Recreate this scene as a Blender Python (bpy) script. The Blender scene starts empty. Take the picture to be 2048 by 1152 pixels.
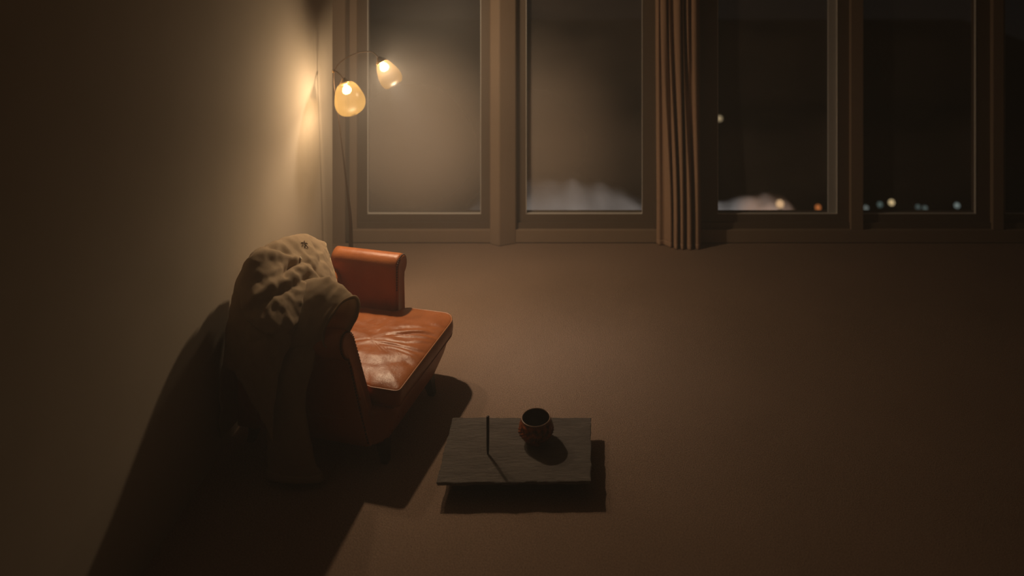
import bpy, bmesh, math, random
import numpy as np
from mathutils import Vector, noise

random.seed(7)
S = bpy.context.scene
COL = S.collection
R = math.radians
H = 3.4                      # eye height of the camera, metres

# ------------------------------------------------------------------ camera
cd = bpy.data.cameras.new('camera')
cam = bpy.data.objects.new('camera', cd)
COL.objects.link(cam)
cam.location = (0, 0, H)
cam.rotation_euler = (R(90), 0, 0)
cd.sensor_width = 36
cd.lens = 36 * 1590 / 2048
cd.shift_x = -158 / 2048
cd.shift_y = -796 / 2048
cd.clip_end = 500
cd.dof.use_dof = True
cd.dof.focus_distance = 5.3
cd.dof.aperture_fstop = 0.75
S.camera = cam

# ------------------------------------------------------------------ world, exposure
wd = bpy.data.worlds.new('night_sky')
S.world = wd
wd.use_nodes = True
wd.node_tree.nodes['Background'].inputs[0].default_value = (0.55, 0.5, 0.48, 1)
wd.node_tree.nodes['Background'].inputs[1].default_value = 0.006
S.view_settings.view_transform = 'Standard'
S.view_settings.look = 'None'
S.view_settings.gamma = 1
S.view_settings.use_curve_mapping = False
S.view_settings.exposure = 0.0
S.cycles.max_bounces = 8
S.cycles.transparent_max_bounces = 12
S.cycles.caustics_reflective = False
S.cycles.caustics_refractive = False
S.cycles.sample_clamp_indirect = 3.0

WARM = (1.0, 0.79, 0.60)
# lamp heads: (bulb position, direction the mouth points, spot watts, bulb watts, cone)
LIGHTS = [
    (Vector((-1.942, 6.325, 1.806)), Vector((0.10, -0.10, -1.0)), 22.0, 9.0, 150),
    (Vector((-1.633, 6.284, 1.999)), Vector((0.75, -0.70, -1.0)), 82.0, 58.0, 152),
]
for p, d, ws, wb, cone in LIGHTS:
    l = bpy.data.lights.new('lamp_spot', 'SPOT')
    l.energy = ws; l.color = WARM; l.spot_size = R(cone); l.spot_blend = 0.6 if cone < 160 else 1.0; l.shadow_soft_size = 0.035
    o = bpy.data.objects.new('lamp_spot', l); COL.objects.link(o)
    o.location = p; o.rotation_euler = d.to_track_quat('-Z', 'Y').to_euler()
    l = bpy.data.lights.new('lamp_bulb_light', 'POINT')
    l.energy = wb; l.color = WARM; l.shadow_soft_size = 0.035
    o = bpy.data.objects.new('lamp_bulb_light', l); COL.objects.link(o); o.location = p

# ------------------------------------------------------------------ helpers
def mat(name, color, rough=0.6, spec=0.3, metal=0.0):
    m = bpy.data.materials.new(name); m.use_nodes = True
    b = m.node_tree.nodes['Principled BSDF']
    b.inputs['Base Color'].default_value = (*color, 1)
    b.inputs['Roughness'].default_value = rough
    b.inputs['Specular IOR Level'].default_value = spec
    b.inputs['Metallic'].default_value = metal
    return m

def N(m, t, **kw):
    n = m.node_tree.nodes.new(t)
    for k, v in kw.items(): setattr(n, k, v)
    return n

def L(m, a, b): m.node_tree.links.new(a, b)

def coords(m, scale=(1, 1, 1)):
    t = N(m, 'ShaderNodeTexCoord'); mp = N(m, 'ShaderNodeMapping')
    mp.inputs['Scale'].default_value = scale
    L(m, t.outputs['Object'], mp.inputs['Vector'])
    return mp.outputs['Vector']

def noise_tex(m, vec, scale, detail=4, rough=0.55):
    n = N(m, 'ShaderNodeTexNoise')
    n.inputs['Scale'].default_value = scale; n.inputs['Detail'].default_value = detail
    n.inputs['Roughness'].default_value = rough
    L(m, vec, n.inputs['Vector'])
    return n.outputs['Fac']

def ramp(m, fac, stops):
    r = N(m, 'ShaderNodeValToRGB'); e = r.color_ramp.elements
    while len(e) < len(stops): e.new(0.5)
    for el, (p, c) in zip(e, stops):
        el.position = p; el.color = (*c, 1) if len(c) == 3 else c
    L(m, fac, r.inputs['Fac'])
    return r.outputs['Color']

def bump(m, height, strength=0.3, dist=0.01, prev=None):
    b = N(m, 'ShaderNodeBump'); b.inputs['Strength'].default_value = strength
    b.inputs['Distance'].default_value = dist
    L(m, height, b.inputs['Height'])
    if prev: L(m, prev, b.inputs['Normal'])
    return b.outputs['Normal']

def bsdf(m): return m.node_tree.nodes['Principled BSDF']

def textured(name, c0, c1, scale, rough=0.8, spec=0.2, bscale=200, bstr=0.3, bdist=0.004, stretch=(1, 1, 1)):
    m = mat(name, c0, rough, spec)
    v = coords(m, stretch)
    L(m, ramp(m, noise_tex(m, v, scale, 6), [(0.3, c0), (0.7, c1)]), bsdf(m).inputs['Base Color'])
    L(m, bump(m, noise_tex(m, v, bscale, 3), bstr, bdist), bsdf(m).inputs['Normal'])
    return m

def obj(name, verts, faces, m=None, parent=None, smooth=True, loc=None):
    me = bpy.data.meshes.new(name)
    me.from_pydata([tuple(v) for v in verts], [], faces)
    bm = bmesh.new(); bm.from_mesh(me); bmesh.ops.recalc_face_normals(bm, faces=bm.faces); bm.to_mesh(me); bm.free()
    if smooth:
        for p in me.polygons: p.use_smooth = True
    o = bpy.data.objects.new(name, me); COL.objects.link(o)
    if m: me.materials.append(m)
    if parent: o.parent = parent
    if loc is not None: o.location = loc
    return o

def empty(name, loc=(0, 0, 0), rz=0.0):
    o = bpy.data.objects.new(name, None); COL.objects.link(o)
    o.empty_display_size = 0.1
    o.location = loc; o.rotation_euler = (0, 0, rz)
    return o

def tag(o, label=None, cat=None, group=None, kind=None):
    if label: o['label'] = label
    if cat: o['category'] = cat
    if group: o['group'] = group
    if kind: o['kind'] = kind
    return o

def box_data(x0, x1, y0, y1, z0, z1):
    v = [(x, y, z) for z in (z0, z1) for y in (y0, y1) for x in (x0, x1)]
    f = [(0, 1, 3, 2), (4, 6, 7, 5), (0, 4, 5, 1), (2, 3, 7, 6), (0, 2, 6, 4), (1, 5, 7, 3)]
    return v, f

def box(name, x0, x1, y0, y1, z0, z1, m, parent=None, bevel=0.0):
    v, f = box_data(x0, x1, y0, y1, z0, z1)
    o = obj(name, v, f, m, parent, smooth=False)
    if bevel:
        b = o.modifiers.new('bevel', 'BEVEL'); b.width = bevel; b.segments = 2
    return o

def loft(rings, close_ring=True, cap0=True, cap1=True):
    n = len(rings[0]); verts = []; faces = []
    for r in rings: verts += list(r)
    for i in range(len(rings) - 1):
        for j in range(n if close_ring else n - 1):
            k = (j + 1) % n
            faces.append((i * n + j, i * n + k, (i + 1) * n + k, (i + 1) * n + j))
    if cap0: faces.append(tuple(range(n - 1, -1, -1)))
    if cap1: faces.append(tuple((len(rings) - 1) * n + j for j in range(n)))
    return verts, faces

def catmull(pts, t):
    """pts (n, k) array, t in 0..1 -> point on the Catmull-Rom curve"""
    n = len(pts); x = min(max(t, 0), 1) * (n - 1); i = min(int(x), n - 2); f = x - i
    p1, p2 = pts[i], pts[i + 1]
    p0 = pts[i - 1] if i > 0 else 2 * p1 - p2
    p3 = pts[i + 2] if i + 2 < n else 2 * p2 - p1
    return 0.5 * (2 * p1 + (p2 - p0) * f + (2 * p0 - 5 * p1 + 4 * p2 - p3) * f * f + (3 * p1 - p0 - 3 * p2 + p3) * f ** 3)

def tube(pts, radii, n=12, steps=None):
    pts = np.array(pts, float); radii = np.array(radii, float).reshape(-1, 1)
    steps = steps or (len(pts) - 1) * 8
    cs = [Vector(catmull(pts, i / steps)) for i in range(steps + 1)]
    rs = [float(catmull(radii, i / steps)[0]) for i in range(steps + 1)]
    rings = []; nrm = None
    for i, c in enumerate(cs):
        t = (cs[min(i + 1, steps)] - cs[max(i - 1, 0)]).normalized()
        if nrm is None:
            nrm = t.orthogonal().normalized()
        nrm = (nrm - t * nrm.dot(t)).normalized(); b = t.cross(nrm)
        rings.append([c + (nrm * math.cos(a) + b * math.sin(a)) * rs[i] for a in (2 * math.pi * j / n for j in range(n))])
    return loft(rings)

def lathe(profile, n=48, cap0=False, cap1=False, wob=None):
    rings = []
    for r, z in profile:
        rings.append([Vector((r * math.cos(a), r * math.sin(a), z)) for a in (2 * math.pi * j / n for j in range(n))])
    return loft(rings, True, cap0, cap1)

def merge(*data):
    V = []; Fc = []
    for v, f in data:
        b = len(V); V += list(v); Fc += [tuple(i + b for i in q) for q in f]
    return V, Fc

def rounded(pts, radii, n=120):
    """closed rounded polygon, resampled evenly to n points from the first corner"""
    out = []; k = len(pts)
    for i in range(k):
        p = Vector(pts[i]); a = Vector(pts[i - 1]) - p; b = Vector(pts[(i + 1) % k]) - p
        r = min(radii[i], a.length * 0.49, b.length * 0.49)
        p0 = p + a.normalized() * r; p1 = p + b.normalized() * r
        for s in range(9):
            t = s / 8
            out.append(p0 * (1 - t) ** 2 + p * 2 * t * (1 - t) + p1 * t * t)
    out.append(out[0]); out = [np.array(q) for q in out]
    d = [0]
    for i in range(1, len(out)): d.append(d[-1] + np.linalg.norm(out[i] - out[i - 1]))
    res = []; j = 0
    for i in range(n):
        s = d[-1] * i / n
        while d[j + 1] < s: j += 1
        f = (s - d[j]) / max(d[j + 1] - d[j], 1e-9)
        res.append(out[j] * (1 - f) + out[j + 1] * f)
    return res

# ------------------------------------------------------------------ materials
M_wall = textured('beige_plaster', (0.41, 0.345, 0.26), (0.44, 0.37, 0.285), 3, 0.9, 0.1, 90, 0.12, 0.004)
M_dim = mat('room_paint', (0.13, 0.105, 0.08), 0.9, 0.1)
M_ceil = mat('ceiling_paint', (0.26, 0.21, 0.17), 0.9, 0.1)
M_frame = textured('bronze_painted_frame', (0.31, 0.225, 0.16), (0.33, 0.24, 0.17), 8, 0.6, 0.25, 60, 0.05, 0.002)
M_sash = mat('dark_bronze_sash', (0.17, 0.125, 0.09), 0.55, 0.3)
M_bead = mat('pale_glazing_bead', (0.80, 0.77, 0.72), 0.4, 0.5)
M_curtain = textured('tan_curtain_cloth', (0.40, 0.26, 0.172), (0.44, 0.285, 0.19), 30, 0.95, 0.05, 700, 0.15, 0.002)
M_leather = mat('saddle_leather', (0.30, 0.10, 0.03), 0.4, 0.33)
v = coords(M_leather)
L(M_leather, ramp(M_leather, noise_tex(M_leather, v, 5, 6), [(0.3, (0.37, 0.112, 0.033)), (0.7, (0.48, 0.155, 0.046))]), bsdf(M_leather).inputs['Base Color'])
L(M_leather, ramp(M_leather, noise_tex(M_leather, v, 14, 4), [(0.3, (0.27,) * 3), (0.7, (0.40,) * 3)]), bsdf(M_leather).inputs['Roughness'])
nb = bump(M_leather, noise_tex(M_leather, v, 260, 3), 0.22, 0.003)
L(M_leather, bump(M_leather, noise_tex(M_leather, v, 34, 5, 0.6), 0.25, 0.008, nb), bsdf(M_leather).inputs['Normal'])
M_welt = mat('leather_welt', (0.42, 0.17, 0.06), 0.4, 0.5)
M_darkwood = mat('dark_wood_leg', (0.022, 0.013, 0.009), 0.4, 0.4)
M_cloth = textured('tan_fleece', (0.49, 0.365, 0.235), (0.55, 0.415, 0.27), 25, 1.0, 0.05, 420, 0.5, 0.004)
bsdf(M_cloth).inputs['Sheen Weight'].default_value = 0.15
def let_light_through(m, share, color):
    out = next(n for n in m.node_tree.nodes if n.type == 'OUTPUT_MATERIAL')
    t = N(m, 'ShaderNodeBsdfTranslucent'); t.inputs[0].default_value = (*color, 1)
    x = N(m, 'ShaderNodeMixShader'); x.inputs[0].default_value = share
    L(m, bsdf(m).outputs[0], x.inputs[1]); L(m, t.outputs[0], x.inputs[2]); L(m, x.outputs[0], out.inputs['Surface'])
let_light_through(M_cloth, .38, (.55, .42, .28))
M_lining = textured('tan_lining', (0.46, 0.35, 0.22), (0.50, 0.39, 0.25), 25, 1.0, 0.05, 300, 0.4, 0.004)
M_stitch = mat('dark_stitching', (0.08, 0.045, 0.025), 0.9, 0.1)
M_button = mat('pale_button', (0.6, 0.5, 0.36), 0.3, 0.5)
M_slate = mat('slate', (0.07, 0.062, 0.055), 0.62, 0.4)
v = coords(M_slate, (1.2, 5, 1))
L(M_slate, ramp(M_slate, noise_tex(M_slate, v, 5, 8, 0.65), [(0.3, (0.12, 0.098, 0.083)), (0.75, (0.23, 0.194, 0.166))]), bsdf(M_slate).inputs['Base Color'])
L(M_slate, bump(M_slate, noise_tex(M_slate, v, 9, 9, 0.75), 0.9, 0.03), bsdf(M_slate).inputs['Normal'])
M_black = mat('black_block', (0.012, 0.010, 0.009), 0.6, 0.3)
M_rod = mat('black_rod', (0.012, 0.010, 0.009), 0.45, 0.4)
M_glaze = mat('rust_glaze', (0.22, 0.055, 0.015), 0.35, 0.5)
v = coords(M_glaze)
L(M_glaze, ramp(M_glaze, noise_tex(M_glaze, v, 40, 5), [(0.38, (0.06, 0.014, 0.006)), (0.62, (0.42, 0.10, 0.022))]), bsdf(M_glaze).inputs['Base Color'])
M_bowlin = mat('dark_glaze', (0.03, 0.014, 0.009), 0.3, 0.5)
M_rim = mat('worn_rim', (0.30, 0.19, 0.13), 0.35, 0.5)
M_bronze = mat('aged_bronze', (0.10, 0.062, 0.036), 0.4, 0.5, 0.7)
M_brass = mat('brass', (0.55, 0.36, 0.17), 0.25, 0.5, 1.0)

def emitter(name, color, strength):
    m = mat(name, (0, 0, 0), 0.5, 0.0)
    bsdf(m).inputs['Emission Color'].default_value = (*color, 1)
    bsdf(m).inputs['Emission Strength'].default_value = strength
    return m
M_bulb = bpy.data.materials.new('lit_bulb'); M_bulb.use_nodes = True
M_bulb.node_tree.nodes.clear()
_o = N(M_bulb, 'ShaderNodeOutputMaterial'); _e = N(M_bulb, 'ShaderNodeEmission'); _t = N(M_bulb, 'ShaderNodeBsdfTransparent'); _a = N(M_bulb, 'ShaderNodeAddShader')
_e.inputs[0].default_value = (1.0, 0.78, 0.42, 1); _e.inputs[1].default_value = 2.2
L(M_bulb, _e.outputs[0], _a.inputs[0]); L(M_bulb, _t.outputs[0], _a.inputs[1]); L(M_bulb, _a.outputs[0], _o.inputs['Surface'])

def shade_mat(name, clear, tint, body):
    m = bpy.data.materials.new(name); m.use_nodes = True
    t = m.node_tree; t.nodes.clear()
    out = N(m, 'ShaderNodeOutputMaterial')
    tr = N(m, 'ShaderNodeBsdfTransparent'); tr.inputs[0].default_value = (*tint, 1)
    tl = N(m, 'ShaderNodeBsdfTranslucent'); tl.inputs[0].default_value = (*body, 1)
    df = N(m, 'ShaderNodeBsdfDiffuse'); df.inputs[0].default_value = (*body, 1)
    gl = N(m, 'ShaderNodeBsdfGlossy'); gl.inputs['Roughness'].default_value = 0.35; gl.inputs[0].default_value = (.25, .25, .25, 1)
    a = N(m, 'ShaderNodeMixShader'); a.inputs[0].default_value = 0.35
    L(m, tl.outputs[0], a.inputs[1]); L(m, df.outputs[0], a.inputs[2])
    b = N(m, 'ShaderNodeMixShader'); b.inputs[0].default_value = clear
    L(m, a.outputs[0], b.inputs[1]); L(m, tr.outputs[0], b.inputs[2])
    c = N(m, 'ShaderNodeMixShader'); c.inputs[0].default_value = 0.006
    L(m, b.outputs[0], c.inputs[1]); L(m, gl.outputs[0], c.inputs[2])
    L(m, c.outputs[0], out.inputs['Surface'])
    return m
M_shade_amber = shade_mat('amber_glass', 0.88, (1.0, 0.97, 0.90), (0.19, 0.13, 0.046))
M_shade_pale = shade_mat('pale_glass', 0.80, (1.0, 0.96, 0.88), (0.012, 0.008, 0.0034))

def glass_mat(name, lo, hi, patch=None):
    """window glass with a thin uneven film of condensation, thickest in one breath-like patch"""
    m = bpy.data.materials.new(name); m.use_nodes = True
    t = m.node_tree; t.nodes.clear()
    out = N(m, 'ShaderNodeOutputMaterial')
    tr = N(m, 'ShaderNodeBsdfTransparent'); tr.inputs[0].default_value = (0.97, 0.97, 0.97, 1)
    df = N(m, 'ShaderNodeBsdfDiffuse'); df.inputs[0].default_value = (0.66, 0.57, 0.50, 1)
    gl = N(m, 'ShaderNodeBsdfGlossy'); gl.inputs['Roughness'].default_value = 0.42
    gl.inputs[0].default_value = (0.8, 0.8, 0.8, 1)
    v = coords(m, (0.7, 1, 1.5))
    fac = ramp(m, noise_tex(m, v, 0.9, 4, 0.5), [(0.36, (lo,) * 3), (0.62, (hi,) * 3)])
    if patch:  # pale round patch paints the lamp's glow onto the pane
        (px_, pz_), rad, add = patch
        tc = N(m, 'ShaderNodeTexCoord'); ds = N(m, 'ShaderNodeVectorMath', operation='DISTANCE')
        ds.inputs[1].default_value = (px_, .109, pz_); L(m, tc.outputs['Object'], ds.inputs[0])
        mr = N(m, 'ShaderNodeMapRange', interpolation_type='SMOOTHERSTEP')
        mr.inputs['From Min'].default_value = rad; mr.inputs['From Max'].default_value = 0
        mr.inputs['To Min'].default_value = 0; mr.inputs['To Max'].default_value = add
        L(m, ds.outputs['Value'], mr.inputs['Value'])
        ad = N(m, 'ShaderNodeMath', operation='ADD', use_clamp=True)
        L(m, fac, ad.inputs[0]); L(m, mr.outputs['Result'], ad.inputs[1]); fac = ad.outputs[0]
    a = N(m, 'ShaderNodeMixShader'); L(m, fac, a.inputs[0])
    L(m, tr.outputs[0], a.inputs[1]); L(m, df.outputs[0], a.inputs[2])
    b = N(m, 'ShaderNodeMixShader'); b.inputs[0].default_value = 0.006
    L(m, a.outputs[0], b.inputs[1]); L(m, gl.outputs[0], b.inputs[2])
    L(m, b.outputs[0], out.inputs['Surface'])
    return m
GLASS = {1: glass_mat('misted_glow_glass', .02, .06, ((-.14, .78), 1.25, .60)),
         2: glass_mat('hazy_glow_glass', .03, .11, ((-.45, .85), 1.15, .44))}
M_glass = glass_mat('window_glass', .03, .12)

M_carpet = mat('brown_carpet', (0.40, 0.272, 0.197), 0.98, 0.05)
v = coords(M_carpet)
big = noise_tex(M_carpet, v, 1.3, 5)
fine = noise_tex(M_carpet, v, 150, 4, 0.7)
c1 = ramp(M_carpet, big, [(0.3, (0.39, 0.266, 0.191)), (0.7, (0.44, 0.30, 0.217))])
c2 = ramp(M_carpet, fine, [(0.30, (0.45,) * 3), (0.70, (1.45,) * 3)])
mx = N(M_carpet, 'ShaderNodeMix', data_type='RGBA', blend_type='MULTIPLY'); mx.inputs['Factor'].default_value = 1
L(M_carpet, c1, mx.inputs['A']); L(M_carpet, c2, mx.inputs['B'])
L(M_carpet, mx.outputs['Result'], bsdf(M_carpet).inputs['Base Color'])
L(M_carpet, bump(M_carpet, fine, 0.8, 0.014), bsdf(M_carpet).inputs['Normal'])

# ------------------------------------------------------------------ room shell
YW = 7.646                   # front plane of the window wall
XL, YE = -2.234, 6.868       # face and far end of the partition wall on the left
XR, YB, XA, ZC = 6.6, -2.0, -4.2, 4.2
PX = lambda px: (px - 1182) / 1590 * YW     # across the window wall
PZ = lambda py: H - (py + 220) / 1590 * YW

def struct(o): o['kind'] = 'structure'; return o
struct(box('floor', XA - .2, XR + .2, YB - .2, YW + 0.25, -0.2, 0, M_carpet))
struct(box('ceiling', XA - .2, XR + .2, YB - .2, YW + 0.25, ZC, ZC + .15, M_ceil))
struct(box('wall_left', XL - 0.16, XL, YB, YE, 0, ZC, M_wall))
struct(box('wall_alcove', XA - .15, XA, YB, YW + .2, 0, ZC, M_dim))
struct(box('wall_right', XR, XR + .15, YB, YW + .2, 0, ZC, M_dim))
struct(box('wall_back', XA, XR, YB - .15, YB, 0, ZC, M_dim))

# window wall: low plinth, header, posts
ZP = PZ(460); ZT = 3.65
struct(box('trim_1', PX(697), XR, YW, YW + 0.22, 0.006, ZP, M_frame, bevel=0.006))          # plinth under the glass
struct(box('baseboard_windows', PX(690), XR, YW + 0.012, YW + 0.2, 0, 0.008, M_black))
struct(box('wall_window', XA, XR, YW, YW + 0.22, ZT, ZC, M_frame))
wl = empty('wall_corner'); struct(wl)
box('wall_panel', XA, PX(690), YW, YW + 0.22, 0, ZT, M_frame, wl)
box('recess_strip', PX(690), PX(698), YW + 0.03, YW + 0.22, 0, ZT, M_sash, wl)
struct(box('wall_pier', PX(1310), PX(1402), YW + 0.02, YW + 0.22, ZP, ZT, M_sash))
struct(box('trim_2', PX(1702), PX(1727), YW, YW + 0.2, ZP, ZT, M_frame, bevel=0.004))
struct(box('trim_3', PX(1986), PX(2008), YW, YW + 0.2, ZP, ZT, M_frame, bevel=0.004))
struct(box('wall_end', PX(2290), XR, YW, YW + 0.22, ZP, ZT, M_frame))
# wedge shaped mullion between the first two windows
ap = [(PX(979), YW + .03), (PX(981), YW - .01), (PX(998.5), YW - .062), (PX(1001.5), YW - .062), (PX(1031), YW - .004), (PX(1033), YW + .03), (PX(1033), YW + .2), (PX(979), YW + .2)]
vv, ff = loft([[(x, y, 0.004) for x, y in ap], [(x, y, ZT) for x, y in ap]])
mu = struct(obj('trim_4', vv, ff, M_frame, smooth=False)); b = mu.modifiers.new('bevel', 'BEVEL'); b.width = 0.004; b.segments = 2

def window(n, s0, g0, g1, s1, bead_w=0.005, lit_edge_w=None, left_jamb=False):
    """s0..s1 outer edges of the sash, g0..g1 edges of the glass (positions along the wall, metres)"""
    w = struct(empty(f'window_{n}', ((g0 + g1) / 2, YW, ZP)))
    ox, oz = (g0 + g1) / 2, ZP
    g0, g1 = g0 * (YW + .055) / YW, g1 * (YW + .055) / YW
    zg = H - (428 + 220) / 1590 * (YW + .055) - oz
    zt = ZT - oz; y0, y1 = 0.055, 0.15
    f = []
    for a, b_, c, d in ((s0, g0, 0, zt), (g1, s1, 0, zt)):
        f.append(box_data(a - ox, b_ - ox, y0, y1, c, d))
    f.append(box_data(g0 - ox, g1 - ox, y0, y1, 0, zg)); f.append(box_data(g0 - ox, g1 - ox, y0, y1, zt - .12, zt))
    # stepped lower rail standing slightly proud of the sash
    f.append(box_data(s0 - ox, s1 - ox, y0 - .022, y0 + .01, 0, zg * .42))
    vv, ff = merge(*f)
    obj('window_frame', vv, ff, M_sash, w, smooth=False)
    if left_jamb:
        box('jamb', s0 - ox, s0 - ox + .07, y0 - .04, y0, 0, zt, M_frame, w)
    yb = 0.085
    bd = [box_data(g0 - ox, g1 - ox, y0 - .004, yb, zg, zg + bead_w)]
    bd.append(box_data(g0 - ox, g0 - ox + bead_w, y0 - .004, yb, zg, zt - .12))
    bd.append(box_data(g1 - ox - bead_w, g1 - ox, y0 - .004, yb, zg, zt - .12))
    vv, ff = merge(*bd)
    obj('glazing_bead', vv, ff, M_bead, w, smooth=False)
    if lit_edge_w:  # pale grey strip stands in for light caught along the window frame
        box('lit_edge_strip', g1 - ox - lit_edge_w, g1 - ox - bead_w, y0 + .012, .10, zg + bead_w, zt - .12, M_lit_edge, w)
    box('pane', g0 - ox, g1 - ox, 0.105, 0.113, zg, zt - .12, GLASS.get(n, M_glass), w)
    return w
M_lit_edge = mat('lit_edge_grey', (0.62, 0.62, 0.62), 0.5, 0.4)
window(1, PX(698), PX(735), PX(962), PX(980), left_jamb=True)
window(2, PX(1032), PX(1052), PX(1285), PX(1311))
window(3, PX(1401), PX(1435), PX(1675), PX(1702), lit_edge_w=.085)
window(4, PX(1720), PX(1724) , PX(1952), PX(1987))
window(5, PX(2007), PX(2009), PX(2250), PX(2291))

# ------------------------------------------------------------------ curtain
def make_curtain():
    root = empty('curtain', (PX(1356), YW - 0.07, 0))
    tag(root, 'tan floor length pleated curtain hanging between two dark windows', 'curtain')
    ox = PX(1356)
    # folds along the cloth: (x at hem in px, x higher up in px, depth toward the room)
    hem = [(1313, .00), (1318, .035), (1328, .03), (1340, .085), (1343.5, .02), (1347, .10), (1352, .115), (1356, .02), (1359, .105), (1364, .118), (1368, .02), (1372, .11), (1379, .125), (1384, .02), (1388, .105), (1394, .118), (1399, .07), (1400, .0)]
    top = [(1311, .00), (1316, .04), (1319, .01), (1322, .06), (1331, .07), (1334, .0), (1337, .06), (1343, .02), (1350, .08), (1359, .085), (1361, .0), (1364, .075), (1368, .0), (1373, .08), (1379, .03), (1383, .08), (1391, .085), (1399, .02)]
    hem = np.array(hem); top = np.array(top)
    nz, nu = 60, 170
    grid = []
    for i in range(nz + 1):
        z = 0.004 + (ZC - 0.02) * i / nz
        t = min(max((z - 0.2) / 2.2, 0), 1); t = t * t * (3 - 2 * t)
        c = hem * (1 - t) + top * t
        row = []
        for j in range(nu + 1):
            p = catmull(c, j / nu)
            x = PX(p[0]) - ox + 0.003 * noise.noise((j * .2, z * 1.2, 3))
            y = -(p[1] - 0.06) * 1.05
            row.append(Vector((x, y, z)))
        grid.append(row)
    vv, ff = loft(grid, False, False, False)
    o = obj('drape', vv, ff, M_curtain, root)
    s = o.modifiers.new('solidify', 'SOLIDIFY'); s.thickness = 0.004; s.offset = 0
    # hem band
    hg = []
    for i in range(4):
        z = 0.004 + 0.05 * i / 3
        hg.append([Vector((g.x, g.y - 0.003, z)) for g in grid[0]])
    vv, ff = loft(hg, False, False, False)
    h = obj('hem', vv, ff, M_curtain, root)
    s = h.modifiers.new('solidify', 'SOLIDIFY'); s.thickness = 0.004; s.offset = 0
    return root
make_curtain()

# ------------------------------------------------------------------ armchair
# local axes of the chair: x = toward its front, y = toward its far side
CH = (-1.056, 5.14, 0.0)
CA = math.atan2(-0.230, 0.973)
chair = empty('armchair', CH, CA)
tag(chair, 'brown leather armchair with rolled arms standing against the beige wall', 'armchair')

def base():
    lo = [(-.06, -.47), (-.06, .26), (-.12, .34), (-1.0, .45), (-1.0, -.52)]
    mid = [(-.03, -.405), (-.03, .42), (-.10, .50), (-1.0, .52), (-1.0, -.55), (-.27, -.55)]
    spec = [(.135, lo, .02, (.05, .10, .15, .05, .05)), (.15, lo, 0, (.05, .10, .15, .05, .05))]
    rings = []
    def ring(poly, rad, z, off=0.0):
        q = rounded(poly, rad, 140)
        cx, cy = -.5, -.02
        return [Vector((p[0] + (cx - p[0]) * off, p[1] + (cy - p[1]) * off, z)) for p in q]
    lo6 = [(-.05, -.46), (-.05, .24), (-.10, .32), (-1.0, .42), (-1.0, -.53), (-.14, -.53)]
    rl = (.05, .1, .1, .05, .05, .05)
    a = ring(lo6, rl, 0); b_ = ring(mid, rl, 0)
    for z, t, off in ((.133, 0, .03), (.137, 0.02, .005), (.15, .12, 0), (.18, .45, 0), (.21, .72, 0), (.25, .92, 0), (.285, 1.0, 0), (.30, 1.0, .006), (.302, 1.0, .03)):
        rings.append([Vector(((p.x * (1 - t) + q.x * t), (p.y * (1 - t) + q.y * t), z)) for p, q in zip(a, b_)])
        if off:
            rings[-1] = [Vector((p.x + (-.5 - p.x) * off, p.y + (-.02 - p.y) * off, p.z)) for p in rings[-1]]
    vv, ff = loft(rings)
    o = obj('seat_base', vv, ff, M_leather, chair)
    w = [Vector((p.x, p.y, .293)) for p in rings[6]]
    return o, w
base_o, welt_ring = base()

def ring_tube(ring, r, n=8):
    rings = []; k = len(ring)
    for i in range(k + 1):
        c = Vector(ring[i % k]); t = (Vector(ring[(i + 1) % k]) - Vector(ring[i - 1 if i else k - 1]) if i < k else Vector(ring[1]) - Vector(ring[k - 1])).normalized()
        s = t.cross(Vector((0, 0, 1))).normalized(); u = s.cross(t)
        rings.append([c + (s * math.cos(a) + u * math.sin(a)) * r for a in (2 * math.pi * j / n for j in range(n))])
    return loft(rings, True, False, False)
vv, ff = ring_tube(welt_ring, .006)
obj('piping', vv, ff, M_leather, base_o)

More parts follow.
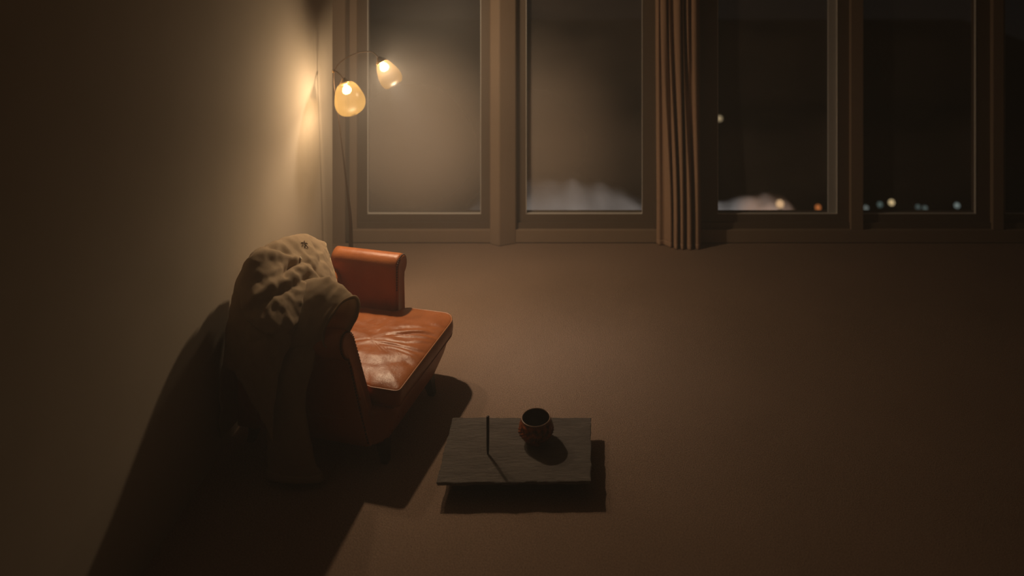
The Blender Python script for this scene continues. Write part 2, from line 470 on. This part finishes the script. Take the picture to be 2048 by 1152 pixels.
def cushion():
    poly = [(0, -.402), (0, .41), (-.055, .488), (-.395, .488), (-.435, .415), (-.80, .415), (-.80, -.395), (-.2, -.395), (-.19, -.402)]
    rad = (.03, .07, .06, .05, .04, .04, .04, .05, .02)
    q = [Vector((p[0], p[1], 0)) for p in rounded(poly, rad, 260)]
    c = Vector((-.40, .01, 0))
    def r(off, z, inset=0.0):
        out = []
        for p in q:
            d = (c - p); out.append(Vector((p.x + d.x * off + d.normalized().x * inset, p.y + d.y * off + d.normalized().y * inset, z)))
        return out
    rings = [r(0, .303, .035), r(0, .304, .012), r(0, .312, .002), r(0, .33, -.006), r(0, .355, -.009), r(0, .38, -.006), r(0, .398, 0), r(0, .405, .004)]
    top = []
    for k, s in enumerate((.03, .06, .10, .15, .2, .26, .32, .38, .44, .5, .56, .62, .68, .74, .8, .86, .92, .97)):
        rr = r(s, .405)
        for p in rr:
            crown = .034 * (1 - (1 - s) ** 5)
            # creases running from the back toward the front edge
            u, w = p.x, p.y
            fz = max(0, min(1, (u + .60) / .35)) * max(0, min(1, -u / .05))
            cr = 0
            for y0, sl, wd_, dp in ((.14, .18, .012, .012), (-.02, .10, .013, .008), (.05, .22, .010, .005), (.10, .05, .008, .004), (.19, .16, .012, .006), (.28, .12, .014, .006), (-.07, .02, .008, .004), (-.18, .15, .03, .008)):
                dy = w - (y0 + sl * (u + .15) + .018 * math.sin(u * 14 + y0 * 20))
                cr -= dp * math.exp(-(dy / wd_) ** 2) - .45 * dp * math.exp(-((dy - 2.2 * wd_) / (1.3 * wd_)) ** 2)
            nz = .006 * noise.noise((u * 6, w * 9, 1.3)) + .003 * noise.noise((u * 18, w * 22, 4.3))
            p.z += crown + cr * fz * .8 + nz * min(1, s / .12)
        top.append(rr)
    rings += top
    vv, ff = loft(rings)
    o = obj('seat_cushion', vv, ff, M_leather, chair)
    w = r(0, .402, .002)
    vv, ff = ring_tube(w, .0055)
    obj('piping', vv, ff, M_welt, o)
    w = r(0, .308, .003)
    vv, ff = ring_tube(w, .0055)
    obj('piping', vv, ff, M_leather, o)
cushion()

def arm_profile(r=.08, zc=.695):
    p = [(0.0, .15), (0.0, .30), (-.004, .42), (0.0, .55)]
    cx = r + .002
    for k in range(0, 23):
        a = math.pi - k / 22 * (math.pi * 1.36)
        p.append((cx + r * math.cos(a), zc + r * math.sin(a)))
    p += [(.112, zc - .11), (.118, .50), (.128, .35), (.132, .22), (.130, .15)]
    return p

def arm(side, front, slope, lat):
    prof = arm_profile()
    cxm, czm = .07, .55
    def sec(f, shrink, bulge=0.0):
        out = []
        for s, z in prof:
            s2 = s + (.075 - s) * shrink * 1.0
            z2 = z + (max(.16, min(z, .695)) - z) * shrink
            if z > .6:
                s2 = s + (.082 - s) * shrink; z2 = z + (.695 - z) * shrink
            out.append(Vector((f + slope * max(0, .775 - z2), side * (lat + s2), z2)))
        return out
    rings = []
    back = -.96
    ks = 12
    for i in range(ks + 1):
        f = back + (front - .022 - back) * i / ks
        rings.append(sec(f, 0.0))
    if slope:   # only the front of the near arm leans; its back stays upright
        for i, rr in enumerate(rings):
            t = i / ks
            for p in rr: p.x = p.x - slope * max(0, .775 - p.z) * (1 - t)
    rings += [sec(front - .010, .02), sec(front - .003, .06), sec(front, .13)]
    vv, ff = loft(rings)
    o = obj('arm', vv, ff, M_leather, chair)
    # front facing of the arm with a rolled edge
    fr = [sec(front - .004, .16), sec(front + .010, .17), sec(front + .014, .22), sec(front + .012, .30)]
    vv, ff = loft(fr)
    pn = obj('arm_front', vv, ff, M_leather, o)
    # studded trim along the edge of the facing
    ring = [Vector((p.x + .004, p.y, p.z)) for p in sec(front, .12)]
    dat = []
    acc = 0; last = None
    for i in range(3, len(ring) - 1):
        a, b_ = ring[i], ring[i + 1]
        n = max(1, int((b_ - a).length / .017))
        for k in range(n):
            c = a.lerp(b_, k / n)
            rg = []
            for la in (-1.2, -.6, 0, .6, 1.2):
                rg.append([c + Vector((.0055 * math.sin(la), .0065 * math.cos(la) * math.cos(t), .0065 * math.cos(la) * math.sin(t))) for t in (2 * math.pi * q / 8 for q in range(8))])
            dat.append(loft(rg))
    vv, ff = merge(*dat)
    t = obj('stud_trim', vv, ff, M_darkleather, o); t['kind'] = 'stuff'
    return o
M_darkleather = mat('dark_leather', (0.10, 0.032, 0.012), 0.4, 0.5)
arm(1, -.44, .0, .42)
arm(-1, -.31, .30, .415)

def backrest():
    ls = [-.56, -.552, -.54, -.50, -.42, -.30, -.15, 0, .12, .22, .32, .42, .50, .54, .552, .56]
    zts = [.74, .75, .76, .79, .83, .85, .84, .80, .75, .70, .67, .66, .64, .63, .62, .61]
    rings = []
    for i, (l, zt) in enumerate(zip(ls, zts)):
        e = {0: .7, 1: .3, 2: .1}.get(min(i, len(ls) - 1 - i), 0)
        r = .085
        pts = [(-.84, .15), (-.84, .45), (-.86, zt - .22), (-.868, zt - .11)]
        for k in range(13):
            a = -k / 12 * math.pi * 1.15 + math.pi * .03
            pts.append((-.945 + .9 * r * math.cos(a), zt - r - r * math.sin(a) * 1.0))
        pts += [(-1.0, zt - .2), (-1.005, .45), (-1.005, .15)]
        cx = -.91
        rings.append([Vector((cx + (f - cx) * (1 - e * .5), l, z if z < .3 else z - e * .04)) for f, z in pts])
    vv, ff = loft(rings)
    obj('backrest', vv, ff, M_leather, chair)
backrest()

def leg(f, l, z1, lean):
    rings = []
    for z, r in ((0, .020), (.004, .022), (.04, .026), (.10, .034), (z1, .040)):
        t = z / z1
        c = Vector((f + lean[0] * (1 - t), l + lean[1] * (1 - t), z))
        rings.append([c + Vector((r * x, r * y, 0)) for x, y in ((-1, -.8), (-.8, -1), (.8, -1), (1, -.8), (1, .8), (.8, 1), (-.8, 1), (-1, .8))])
    vv, ff = loft(rings)
    obj('leg', vv, ff, M_darkwood, chair, smooth=False)
leg(-.095, -.42, .145, (.03, -.02))
leg(-.095, .19, .145, (.03, .02))
leg(-.93, -.44, .145, (-.03, -.02))
leg(-.93, .36, .145, (-.03, .02))

# ------------------------------------------------------------------ jacket thrown over the chair
jacket = empty('jacket', CH, CA)
tag(jacket, 'crumpled tan jacket draped over the back and near arm of the leather armchair', 'jacket')

NET = np.array([   # rows from behind the back over the top to the seat side, columns near -> far: (x, y, z) in the chair's axes
    [(-1.03, -.66, .14), (-1.05, -.56, .12), (-1.075, -.44, .11), (-1.10, -.28, .12), (-1.13, -.08, .14), (-1.15, .12, .18), (-1.15, .30, .22)],  # unseen rear hem shaped low to block light between chair and wall
    [(-1.02, -.665, .46), (-1.035, -.60, .72), (-1.055, -.50, .86), (-1.065, -.34, .93), (-1.075, -.10, .88), (-1.09, .14, .78), (-1.09, .34, .66)],
    [(-.96, -.715, .60), (-.927, -.665, .95), (-.914, -.60, 1.10), (-.925, -.46, 1.165), (-.97, -.161, 1.10), (-.97, .092, 1.017), (-.96, .325, .870)],
    [(-.82, -.765, .58), (-.79, -.725, .895), (-.775, -.65, 1.013), (-.79, -.48, 1.068), (-.83, -.232, 1.037), (-.83, -.024, 1.003), (-.83, .19, .844)],
    [(-.71, -.785, .45), (-.69, -.762, .785), (-.655, -.70, .915), (-.665, -.52, .960), (-.69, -.319, .966), (-.69, -.129, .908), (-.69, .033, .785)],
    [(-.62, -.785, .33), (-.61, -.76, .62), (-.60, -.70, .79), (-.58, -.55, .85), (-.58, -.381, .845), (-.58, -.259, .80), (-.58, -.137, .72)],
    [(-.60, -.77, .25), (-.60, -.74, .50), (-.58, -.66, .72), (-.56, -.53, .76), (-.565, -.40, .72), (-.575, -.27, .60), (-.59, -.14, .52)],
], float)

FOLDS = [  # ((u, v) polyline, height, half width)
    ([(.57, .36), (.60, .42), (.65, .48)], -.014, .022),
    ([(.40, .33), (.47, .36), (.52, .41), (.60, .47), (.68, .54)], .016, .026),
    ([(.53, .58), (.57, .545), (.63, .54), (.68, .56)], -.034, .020),
    ([(.52, .60), (.60, .575), (.69, .62), (.76, .68), (.82, .78)], .017, .022),
    ([(.62, .665), (.68, .68), (.71, .73)], -.018, .020),
    ([(.20, .44), (.25, .47), (.38, .52), (.51, .58), (.66, .65)], .016, .028),
    ([(.30, .55), (.36, .57), (.48, .62), (.60, .68)], -.016, .022),
    ([(.88, .48), (.88, .57), (.80, .65)], -.012, .022),
    ([(.91, .60), (.91, .70), (.90, .80)], .012, .025),
    ([(.70, .56), (.76, .60), (.80, .68), (.84, .72)], -.012, .014),
    ([(.30, .38), (.36, .44), (.44, .50)], -.010, .03),
    ([(.14, .42), (.18, .52), (.20, .64)], .012, .03),
    ([(.24, .56), (.26, .68), (.30, .80)], .012, .03),
]
def fold_h(u, v):
    h = 0
    for pl, hh, w in FOLDS:
        best = 9; bt = 0
        for k, ((u0, v0), (u1, v1)) in enumerate(zip(pl, pl[1:])):
            du, dv = u1 - u0, v1 - v0
            t = max(0, min(1, ((u - u0) * du + (v - v0) * dv) / (du * du + dv * dv)))
            d = math.hypot(u - u0 - t * du, v - v0 - t * dv)
            if d < best: best = d; bt = (k + t) / (len(pl) - 1)
        h += hh * math.exp(-(best / w) ** 2) * (.55 + .45 * math.sin(math.pi * min(1, max(0, bt))))
    return h

def grid_surface(net, nu, nv, disp):
    nr, nc, _ = net.shape
    P = [[None] * (nu + 1) for _ in range(nv + 1)]
    cols = [[catmull(net[i], u / nu) for u in range(nu + 1)] for i in range(nr)]
    for u in range(nu + 1):
        line = np.array([cols[i][u] for i in range(nr)])
        for w in range(nv + 1): P[w][u] = Vector(catmull(line, w / nv))
    out = []
    for w in range(nv + 1):
        row = []
        for u in range(nu + 1):
            a = P[w][min(u + 1, nu)] - P[w][max(u - 1, 0)]; b_ = P[min(w + 1, nv)][u] - P[max(w - 1, 0)][u]
            n = a.cross(b_)
            n = n.normalized() if n.length > 1e-9 else Vector((0, 0, 1))
            if n.z < -0.3 and w > nv * .3: n = -n
            row.append(P[w][u] + n * disp(u / nu, w / nv, P[w][u]))
        out.append(row)
    return out

def body_disp(u, v, p):
    rid = 1 - 2.2 * abs(noise.noise((p.x * 7 + 3, p.y * 10, p.z * 7)))
    return 1.2 * fold_h(u, v) + .010 * rid + .008 * noise.noise((p.x * 9, p.y * 9, p.z * 6)) + .004 * noise.noise((p.x * 26, p.y * 26, p.z * 20))

bg = grid_surface(NET, 130, 130, body_disp)
vv, ff = loft(bg, False, False, False)
body = obj('jacket_body', vv, ff, M_cloth, jacket)
s = body.modifiers.new('solidify', 'SOLIDIFY'); s.thickness = 0.012; s.offset = 0
edge = [r_[-1] for r_ in bg][30:]
vv, ff = tube([tuple(p) for p in edge[::6]], [.007] * len(edge[::6]), 8)
obj('edge_seam', vv, ff, M_lining, body)

def sleeve(name, spine, n=72, steps=90, folds=(), seed=0, parent=None, cut=0.0, leaf=0.0):
    """spine rows: centre x y z, major half width vector x y z, minor half thickness"""
    sp = np.array(spine, float); rings = []
    for i in range(steps + 1):
        t = i / steps
        q = catmull(sp, t); c = Vector(q[:3]); a = Vector(q[3:6]); th = q[6]
        d = Vector(catmull(sp, min(1, t + .01))[:3]) - Vector(catmull(sp, max(0, t - .01))[:3])
        d.normalize(); b_ = d.cross(a).normalized() * th
        ring = []
        for j in range(n):
            ang = 2 * math.pi * j / n
            ca, sa = math.cos(ang), math.sin(ang)
            k = 1.0
            for (t0, a0, dt, da, hgt) in folds:
                dd = (ang - a0 + math.pi) % (2 * math.pi) - math.pi
                k += hgt * math.exp(-((t - t0) / dt) ** 2 - (dd / da) ** 2)
            ex = .85 + leaf * t * t
            p = c + a * (abs(ca) ** .85 * math.copysign(1, ca)) * k + b_ * (abs(sa) ** ex * math.copysign(1, sa)) * k
            sh = max(0, (t - .72) / .28)
            p = p + d * (cut * sh * sh * (abs(sa) ** .85 * math.copysign(1, sa)))
            off = p - c
            p = p + off.normalized() * (.009 * noise.noise((p.x * 10 + seed, p.y * 10, p.z * 7)) + .004 * noise.noise((p.x * 26, p.y * 26 + seed, p.z * 20)))
            ring.append(p)
        rings.append(ring)
    vv, ff = loft(rings, True, True, False)
    o = obj(name, vv, ff, M_cloth, parent or jacket)
    s = o.modifiers.new('solidify', 'SOLIDIFY'); s.thickness = 0.010; s.offset = -1
    return o, rings

# sleeve lying along the arm of the chair, its open cuff toward the front
sA, rA = sleeve('sleeve', [
    (-.84, -.42, .74, -.02, -.10, -.05, .04),
    (-.75, -.45, .81, -.03, -.16, -.10, .060),
    (-.66, -.455, .834, -.03, -.175, -.115, .070),
    (-.56, -.455, .832, -.03, -.17, -.125, .070),
    (-.46, -.445, .826, -.03, -.14, -.12, .062),
    (-.395, -.448, .822, -.034, -.11, -.10, .057),
    (-.340, -.465, .815, -.036, -.098, -.088, .055),
], folds=((.35, 4.6, .12, .5, -.12), (.25, 1.5, .06, .6, -.10), (.5, 3.6, .05, .35, .09), (.62, 4.1, .04, .5, -.10), (.42, 5.2, .05, .3, .10), (.78, 4.9, .05, .4, .08)), seed=3, cut=.045, leaf=.75)
# sleeve hanging over the near side of the arm down to the carpet
sB, rB = sleeve('sleeve', [
    (-.62, -.50, .77, .09, .02, .0, .025),
    (-.605, -.555, .73, .13, .01, -.01, .030),
    (-.595, -.600, .67, .15, .0, -.02, .036),
    (-.594, -.628, .60, .152, .0, -.02, .040),
    (-.60, -.645, .51, .145, .0, -.01, .045),
    (-.585, -.66, .37, .13, .0, .0, .048),
    (-.54, -.685, .18, .145, .0, .0, .055),
    (-.49, -.71, .03, .165, .02, .0, .06),
], folds=((.75, 5.2, .25, .35, .15), (.85, 5.9, .3, .3, -.10), (.4, 4.3, .3, .3, .06), (.5, 5.0, .4, .2, -.08)), seed=9)
for so, rg in ((sA, rA), (sB, rB)):
    k = 4
    hem = [[p + (p - sum(r_, Vector()) / len(r_)).normalized() * .004 for p in r_] for r_ in rg[-k:]]
    vv, ff = loft(hem, True, False, False)
    c = obj('cuff', vv, ff, M_cloth, so)
    s = c.modifiers.new('solidify', 'SOLIDIFY'); s.thickness = 0.012; s.offset = 0

def on_body(u, v): return bg[int(round(v * 130))][int(round(u * 130))]
def body_n(u, v):
    i, j = int(round(v * 130)), int(round(u * 130))
    n = (bg[i][j + 1] - bg[i][j - 1]).cross(bg[i + 1][j] - bg[i - 1][j]).normalized()
    return n if n.z > 0 else -n
def thread(pairs):
    dat = []
    for a, b_ in pairs:
        pa = on_body(*a) + body_n(*a) * .009; pb = on_body(*b_) + body_n(*b_) * .009
        dat.append(tube([tuple(pa), tuple((pa + pb) / 2 + body_n(*a) * .003), tuple(pb)], [.0022] * 3, 6, 6))
    return merge(*dat)
vv, ff = thread([((.76, .45), (.81, .47)), ((.785, .48), (.79, .44)), ((.78, .46), (.80, .50)), ((.76, .47), (.775, .45)), ((.81, .455), (.78, .485))])
obj('embroidery', vv, ff, M_stitch, body)
p = on_body(.70, .54) + body_n(.70, .54) * .012
vv, ff = lathe([(.0, -.003), (.009, -.003), (.011, 0), (.009, .003), (.006, .002), (0, .002)], 20)
bt = obj('button', vv, ff, M_button, body); bt.location = p
bt.rotation_euler = body_n(.70, .54).to_track_quat('Z', 'Y').to_euler()

# ------------------------------------------------------------------ slate table, rod, bowl
table = empty('low_table', (-.43, 4.70, 0))
tag(table, 'low table with a rough dark slate top on the carpet before the armchair', 'table')
def slab():
    cs = [(-.8633, 4.4278), (0.0, 4.4391), (0.0, 4.9735), (-.8664, 4.9735)]
    pts = []
    for i in range(4):
        a, b_ = Vector(cs[i]), Vector(cs[(i + 1) % 4])
        n = 44 if i % 2 == 0 else 30
        d = (b_ - a).normalized(); nn = Vector((-d.y, d.x))
        for k in range(n):
            t = k / n
            p = a.lerp(b_, t)
            j = .006 * noise.noise((t * 9 + i * 7, i * 3.1, .3)) + .004 * noise.noise((t * 30 + i * 5, 1.7, i)) 
            pts.append(p + nn * j * min(1, t * 12, (1 - t) * 12))
    def r(z, ins, sd):
        out = []
        for i, p in enumerate(pts):
            q = p - Vector((-.43, 4.70)); l = q.length
            k = ins + .004 * noise.noise((p.x * 22, p.y * 22, sd))
            out.append(Vector((q.x - q.x / l * k, q.y - q.y / l * k, z + .0012 * noise.noise((p.x * 30, p.y * 30, sd + 5)))))
        return out
    rings = [r(.076, .03, 1), r(.077, .014, 2), r(.083, .004, 3), r(.089, .006, 4), r(.096, .0, 5), r(.0995, .003, 6), r(.1, .008, 7)]
    vv, ff = loft(rings)
    obj('tabletop', vv, ff, M_slate, table, smooth=False)
    box('base', -.355, .335, -.20, .20, 0, .0775, M_black, table, bevel=.004)
slab()

rod = empty('incense_stick', (-.6035, 4.652, .1))
tag(rod, 'slim black stick standing upright on the slate tabletop left of the bowl', 'stick')
vv, ff = lathe([(0, 0), (.0055, 0), (.006, .012), (.0075, .02), (.0085, .08), (.0087, .215), (.0078, .2195), (0, .220)], 20)
obj('stem', vv, ff, M_rod, rod)
vv, ff = lathe([(0, .2155), (.0088, .2155), (.0089, .219), (.0075, .2215), (0, .222)], 20)
obj('tip', vv, ff, mat('dark_grey_tip', (.05, .04, .035), .5), rod)

bowl = empty('bowl', (-.330, 4.77, .1))
tag(bowl, 'round rust brown carved bowl with dark inside on the slate tabletop', 'bowl')
def bowl_mesh():
    out = [(.058, 0), (.062, .002), (.066, .010), (.080, .024), (.092, .042), (.1005, .062), (.103, .080), (.101, .096), (.095, .112), (.089, .122), (.0865, .132)]
    P = np.array(out); n = 192; rings = []
    for i in range(61):
        r0, z = catmull(P, i / 60)
        ring = []
        for j in range(n):
            a = 2 * math.pi * j / n
            w = math.exp(-((z - .066) / .032) ** 2)
            petal = abs(math.sin(a * 11 + 2.2 * math.sin(z * 55))) * math.cos((z - .06) * 95) 
            row = math.cos(a * 22 + (1.57 if int(z * 48) % 2 else 0)) * math.cos(z * 300)
            rr = r0 + w * (.0060 * petal + .0030 * row)
            ring.append(Vector((rr * math.cos(a), rr * math.sin(a), z)))
        rings.append(ring)
    vv, ff = loft(rings, True, True, False)
    obj('outer_wall', vv, ff, M_glaze, bowl)
    vv, ff = lathe([(.0865, .132), (.0875, .135), (.0865, .1378), (.0838, .1385), (.0815, .137), (.081, .132)], 96)
    obj('rim', vv, ff, M_rim, bowl)
    vv, ff = lathe([(.0815, .135), (.083, .122), (.092, .095), (.094, .07), (.084, .04), (.06, .018), (.02, .010), (.0, .009)], 96)
    obj('inner_wall', vv, ff, M_bowlin, bowl)
bowl_mesh()

# ------------------------------------------------------------------ floor lamp with two glass heads
LB = Vector((-1.95, 6.5, 0))
lamp = empty('floor_lamp', LB)
tag(lamp, 'slim bronze floor lamp with two lit amber glass shades behind the armchair', 'floor lamp')
def rel(p): return tuple(Vector(p) - LB)
vv, ff = lathe([(0, 0), (.13, 0), (.135, .006), (.13, .016), (.05, .026), (.022, .05), (0, .05)], 40)
obj('base', vv, ff, M_bronze, lamp)
pole = [rel((-1.95, 6.5, .03)), rel((-1.963, 6.5, .5)), rel((-1.97, 6.5, .74)), rel((-2.01, 6.49, 1.12)), rel((-2.052, 6.47, 1.52)), rel((-2.083, 6.45, 1.80)), rel((-2.085, 6.44, 1.925))]
vv, ff = tube(pole, [.022, .018, .013, .007, .0055, .0055, .0055], 12)
po = obj('pole', vv, ff, M_bronze, lamp)
vv, ff = lathe([(0, -.014), (.010, -.010), (.014, 0), (.010, .010), (0, .014)], 20)
k = obj('joint', vv, ff, M_brass, po); k.location = rel((-2.085, 6.44, 1.93))

def head(cap_p, axis, length, rmax, m_shade, arm_pts, arm_r, bulb_d, closed):
    cap_p = Vector(cap_p); axis = Vector(axis).normalized()
    vv, ff = tube([rel(p) for p in arm_pts], [arm_r] * len(arm_pts), 10)
    a = obj('arm', vv, ff, M_bronze, lamp)
    q = axis.to_track_quat('Z', 'Y').to_euler()
    # socket cap
    vv, ff = lathe([(0, -.032), (.012, -.032), (.018, -.026), (.022, -.016), (.036, -.004), (.044, .012), (.046, .026), (.040, .026)], 32)
    c = obj('socket_cap', vv, ff, M_brass, lamp); c.location = rel(cap_p); c.rotation_euler = q
    P = np.array([(.044, .010), (.062, .022), (.082, .05), (.102, .10), (.115, .155), (.110, .205), (.085, .245), (.045, .266), (.02, .270)], float)
    if not closed: P = np.array([(.044, .010), (.058, .022), (.075, .05), (.095, .10), (.110, .15), (.115, .20), (.108, .235), (.088, .262), (.06, .272)], float)
    P = P * np.array([rmax / .115, length / .27])
    prof = [catmull(P, i / 40) for i in range(41)]
    vv, ff = lathe([(r, z) for r, z in prof], 48)
    s_ = obj('shade', vv, ff, m_shade, lamp); s_.location = rel(cap_p); s_.rotation_euler = q
    so = s_.modifiers.new('solidify', 'SOLIDIFY'); so.thickness = .003; so.offset = -1
    vv, ff = lathe([(0, .0), (.012, .0), (.016, .012), (.030, .030), (.037, .050), (.034, .068), (.020, .082), (0, .086)], 24)
    b_ = obj('bulb', vv, ff, M_bulb, lamp); b_.location = rel(cap_p + axis * bulb_d); b_.rotation_euler = q
# front head: hangs close to the wall end; rear head at the end of the long arc
head((-1.968, 6.35, 1.868), (.105, -.10, -.25), .275, .118, M_shade_amber, [(-2.085, 6.44, 1.93), (-2.06, 6.42, 1.935), (-2.015, 6.385, 1.915), (-1.978, 6.358, 1.887)], .006, .018, True)
head((-1.669, 6.30, 2.049), (.14, -.06, -.20), .228, .088, M_shade_pale, [(-2.085, 6.44, 1.93), (-2.036, 6.42, 1.998), (-1.942, 6.39, 2.064), (-1.836, 6.35, 2.105), (-1.740, 6.31, 2.114), (-1.694, 6.30, 2.083), (-1.672, 6.30, 2.056)], .0045, .012, False)

# ------------------------------------------------------------------ night outside, far below the windows
M_ground = mat('dark_ground', (0.012, 0.011, 0.010), 1.0, 0.0)
M_snow = textured('snow', (0.62, 0.60, 0.60), (0.70, 0.68, 0.68), 0.8, 0.9, 0.1, 3, 0.3, 0.1)
GZ = -21.0
struct(box('ground', -70, 70, 12, 150, GZ - 1, GZ, M_ground))
def at(px, py, Y): return Vector(((px - 1182) / 1590 * Y, Y, H - (py + 220) / 1590 * Y))
def hill(name, ridge, Y, depth, label, seed):
    """ridge: list of (x, z) along the crest"""
    R_ = np.array(ridge, float); nx, ny = 90, 40
    rows = []
    for j in range(ny + 1):
        t = j / ny
        row = []
        for i in range(nx + 1):
            x, z = catmull(R_, i / nx)
            y = Y + (t - .55) * depth
            prof = math.sin(math.pi * min(1, max(0, t))) ** .7
            zz = GZ + (z - GZ) * prof
            zz += (.5 * noise.noise((x * .35 + seed, y * .35, 0)) + .22 * noise.noise((x * 1.1, y * 1.1 + seed, 0))) * prof
            row.append(Vector((x, y, max(GZ - .2, zz))))
        rows.append(row)
    vv, ff = loft(rows, False, False, False)
    # closed underside
    o = obj(name, [Vector((p.x, p.y, p.z)) for p in vv], ff, M_snow)
    s = o.modifiers.new('solidify', 'SOLIDIFY'); s.thickness = .3; s.offset = -1
    tag(o, label, 'snow bank')
    return o
YH = 42.0
crest = [(885, 470), (915, 425), (950, 385), (1000, 362), (1050, 350), (1085, 346), (1120, 354), (1150, 346), (1185, 362), (1215, 366), (1250, 386), (1285, 405), (1320, 430), (1345, 470)]
hill('snow_bank', [(at(x, y, YH).x, at(x, y, YH).z) for x, y in crest], YH, 12, 'large pale snow bank outside below the second window', 2)
crest = [(1380, 470), (1410, 410), (1440, 397), (1475, 393), (1510, 388), (1545, 384), (1572, 396), (1590, 425), (1605, 470)]
hill('snow_bank', [(at(x, y, YH).x, at(x, y, YH).z) for x, y in crest], YH, 10, 'small snow bank lit orange outside the third window', 8)
def outlight(p, target, w, c, size):  # unseen spots added to brighten the snow banks
    l = bpy.data.lights.new('added_snow_light', 'SPOT'); l.energy = w; l.color = c; l.shadow_soft_size = .3
    l.spot_size = R(size); l.spot_blend = 0.8
    o = bpy.data.objects.new('added_snow_light', l); COL.objects.link(o); o.location = p
    o.rotation_euler = (target - p).to_track_quat('-Z', 'Y').to_euler()
outlight(at(1180, 620, 27), at(1130, 420, YH), 2700, (1.0, .89, .80), 70)
outlight(at(1440, 620, 30), at(1465, 420, YH), 2100, (1.0, .96, .92), 50)
outlight(at(1552, 480, 35), at(1552, 425, YH), 620, (1.0, .45, .17), 45)  # added spot, throws the nearby street light's orange glow onto the snow

def street(px, py, Y, r, color, st, label):
    p = at(px, py, Y); base_ = Vector((p.x, p.y, GZ))
    root = empty('street_light', base_)
    tag(root, label, 'street light', 'street lights in the dark outside')
    h = p.z - GZ
    vv, ff = lathe([(0, 0), (.16, 0), (.12, .4), (.06, .5), (.045, h - r), (0, h - r)], 10)
    obj('post', vv, ff, M_black, root)
    vv, ff = lathe([(r * math.sin(math.pi * i / 14), h - r * math.cos(math.pi * i / 14)) for i in range(15)], 20)
    obj('globe', vv, ff, emitter('globe_' + str(px), color, st), root)
street(1439, 237, 60, .20, (1.0, .75, .42), .45, 'dim amber light high at the left edge of the third window')
street(1560, 408, 35.5, .17, (1.0, .62, .32), .9, 'warm white light glowing on the orange snow bank')
street(1636, 415, 60, .19, (1.0, .30, .08), .6, 'small orange light low at the right of the third window')
street(1760, 409, 60, .18, (.55, .78, .72), .16, 'faint teal light just left of the yellow one')
street(1783, 405, 60, .20, (1.0, .74, .38), .9, 'bright yellow light low in the fourth window')
street(1836, 414, 60, .16, (.55, .75, .70), .14, 'lower left of two touching teal lights by the window sill')
street(1850, 416, 60, .16, (.60, .78, .72), .16, 'lower right of two touching teal lights by the window sill')
street(1914, 411, 60, .18, (.72, .88, .82), .30, 'pale white light toward the right of the fourth window')
street(1732, 416, 60, .17, (.75, .85, .78), .22, 'pale light half hidden by the left edge of the fourth window')

# ------------------------------------------------------------------ thin haze hanging in the room
def haze():
    m = bpy.data.materials.new('room_haze'); m.use_nodes = True
    t = m.node_tree; t.nodes.clear()
    out = N(m, 'ShaderNodeOutputMaterial'); sc = N(m, 'ShaderNodeVolumeScatter')
    sc.inputs['Color'].default_value = (1, .98, .95, 1); sc.inputs['Density'].default_value = 0.03
    sc.inputs['Anisotropy'].default_value = 0.1
    L(m, sc.outputs[0], out.inputs['Volume'])
    o = box('haze', XL - .1, XR + .06, YB - .06, YW + .17, -.06, ZC + .06, m)
    o['kind'] = 'stuff'; o['label'] = 'thin haze filling the dim room and glowing near the lamp'; o['category'] = 'haze'
haze()
